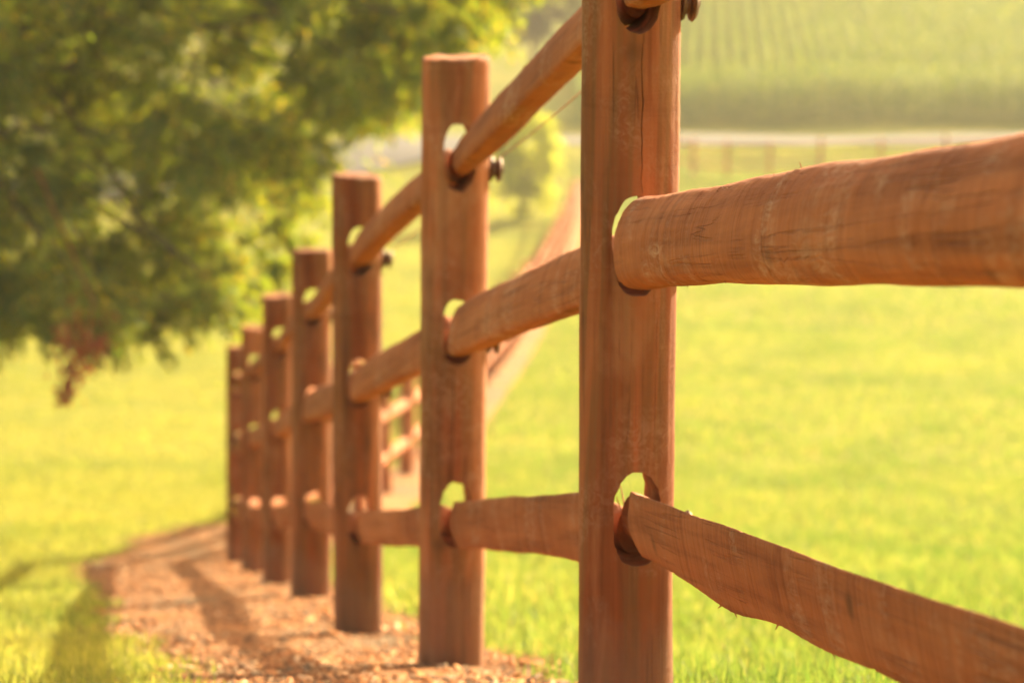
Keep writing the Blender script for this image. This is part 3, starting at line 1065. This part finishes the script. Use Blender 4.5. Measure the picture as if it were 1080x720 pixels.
for k, (x, y, h, wd, lab) in enumerate([
        (1.0, 146, 13.5, 8.0, 'hazy grey green tree beyond the road, right behind the yellow green shrub'),
        (-6.5, 151, 15, 9.5, 'tall hazy tree beyond the road behind the second post top'),
        (-15, 143, 13, 9, 'hazy tree beyond the road, hidden mostly behind the shade tree foliage'),
        (-25, 146, 15, 10, 'leftmost hazy tree beyond the road behind the shade tree')]):
    small_tree('distant_tree', lab, 'tree', (x, y, float(zt(x, y))), h, wd, 46, .34, MAT_DIST, 'trees beyond the road', .14, 26, 20, k)

# ------------------------------------------------------------------ corn field
def corn_plant(seed):
    r = np.random.default_rng(seed)
    V, Q, b = [], [], 0
    def strip(pts, wds, side):
        nonlocal b
        for p, w_ in zip(pts, wds):
            V.extend([p - side * w_ / 2, p + side * w_ / 2])
        for k in range(len(pts) - 1):
            Q.append((b + 2*k, b + 2*k + 1, b + 2*k + 3, b + 2*k + 2))
        b += 2 * len(pts)
    H = r.uniform(2.1, 2.35)
    strip(np.array([(0, 0, 0), (0, 0, H * .92)]), [.03, .02], np.array([.7, .7, 0]))
    ang = r.uniform(0, 6.28)
    for k in range(9):
        z = .25 + k * .2
        a = ang + k * math.pi + r.normal(0, .45)
        d = np.array([math.cos(a), math.sin(a), 0]); s = np.array([-math.sin(a), math.cos(a), .25])
        L = r.uniform(.32, .5)
        strip(np.array([(0, 0, z)] ) + np.array([d * 0, d * L * .5 + np.array([0, 0, L * .55]), d * L + np.array([0, 0, L * .35])]), [.05, .085, .015], s)
    for k in range(3):
        a = r.uniform(0, 6.28)
        d = np.array([math.cos(a), math.sin(a), 0])
        strip(np.array([(0, 0, H * .9)]) + np.array([d * 0, d * .09 + np.array([0, 0, .28])]), [.03, .012], np.array([-d[1], d[0], 0]))
    return np.array(V), np.array(Q)
variants = [corn_plant(s) for s in range(5)]
pos = []
for k in range(9):                                  # headland rows along the road
    y = 131.5 + k * .76
    x = np.arange(3.2, 52, .24)
    pos.append(np.stack([x + rng.normal(0, .04, len(x)), np.full(len(x), y) + x * .035 + rng.normal(0, .04, len(x))], -1))
for k in range(70):                                 # rows running up the hill
    x0 = 3.6 + k * .76
    y = np.arange(139.8, 214, .34)
    pos.append(np.stack([x0 + (y - 140) * .067 + rng.normal(0, .035, len(y)), y + x0 * .035 + rng.normal(0, .05, len(y))], -1))
pos = np.concatenate(pos)
pick = rng.integers(0, 5, len(pos))
VV, QQ, base = [], [], 0
for v in range(5):
    P = pos[pick == v]
    n = len(P)
    PV, PQ = variants[v]
    a = rng.uniform(0, 6.28, n); sc = rng.uniform(.9, 1.1, n)
    ca, sa = np.cos(a)[:, None], np.sin(a)[:, None]
    X = (PV[None, :, 0] * ca - PV[None, :, 1] * sa) * sc[:, None] + P[:, :1]
    Y = (PV[None, :, 0] * sa + PV[None, :, 1] * ca) * sc[:, None] + P[:, 1:]
    Z = PV[None, :, 2] * sc[:, None] + zt(P[:, 0], P[:, 1])[:, None]
    VV.append(np.stack([X, Y, Z], -1).reshape(-1, 3))
    QQ.append((PQ[None] + len(PV) * np.arange(n)[:, None, None]).reshape(-1, 4) + base)
    base += n * len(PV)
setp(link('corn_field', npmesh('corn_field', np.concatenate(VV), np.concatenate(QQ)), MAT_CORN), kind='stuff')

# ------------------------------------------------------------------ evening haze
bm = bmesh.new()
bmesh.ops.create_cube(bm, size=1)
bmesh.ops.scale(bm, vec=(1500, 1640, 56), verts=bm.verts)
bmesh.ops.translate(bm, vec=(0, 730, 13.5), verts=bm.verts)
me = bpy.data.meshes.new('haze'); bm.to_mesh(me); bm.free()
H = NT('haze_air')
pv = H.n('VolumePrincipled')
pv.inputs['Color'].default_value = (1.0, .95, .84, 1)
pv.inputs['Density'].default_value = .00056
pv.inputs['Anisotropy'].default_value = .2
H.l(pv.outputs[0], H.out.inputs['Volume'])
haze = link('haze', me, H.m)
setp(haze, kind='stuff')
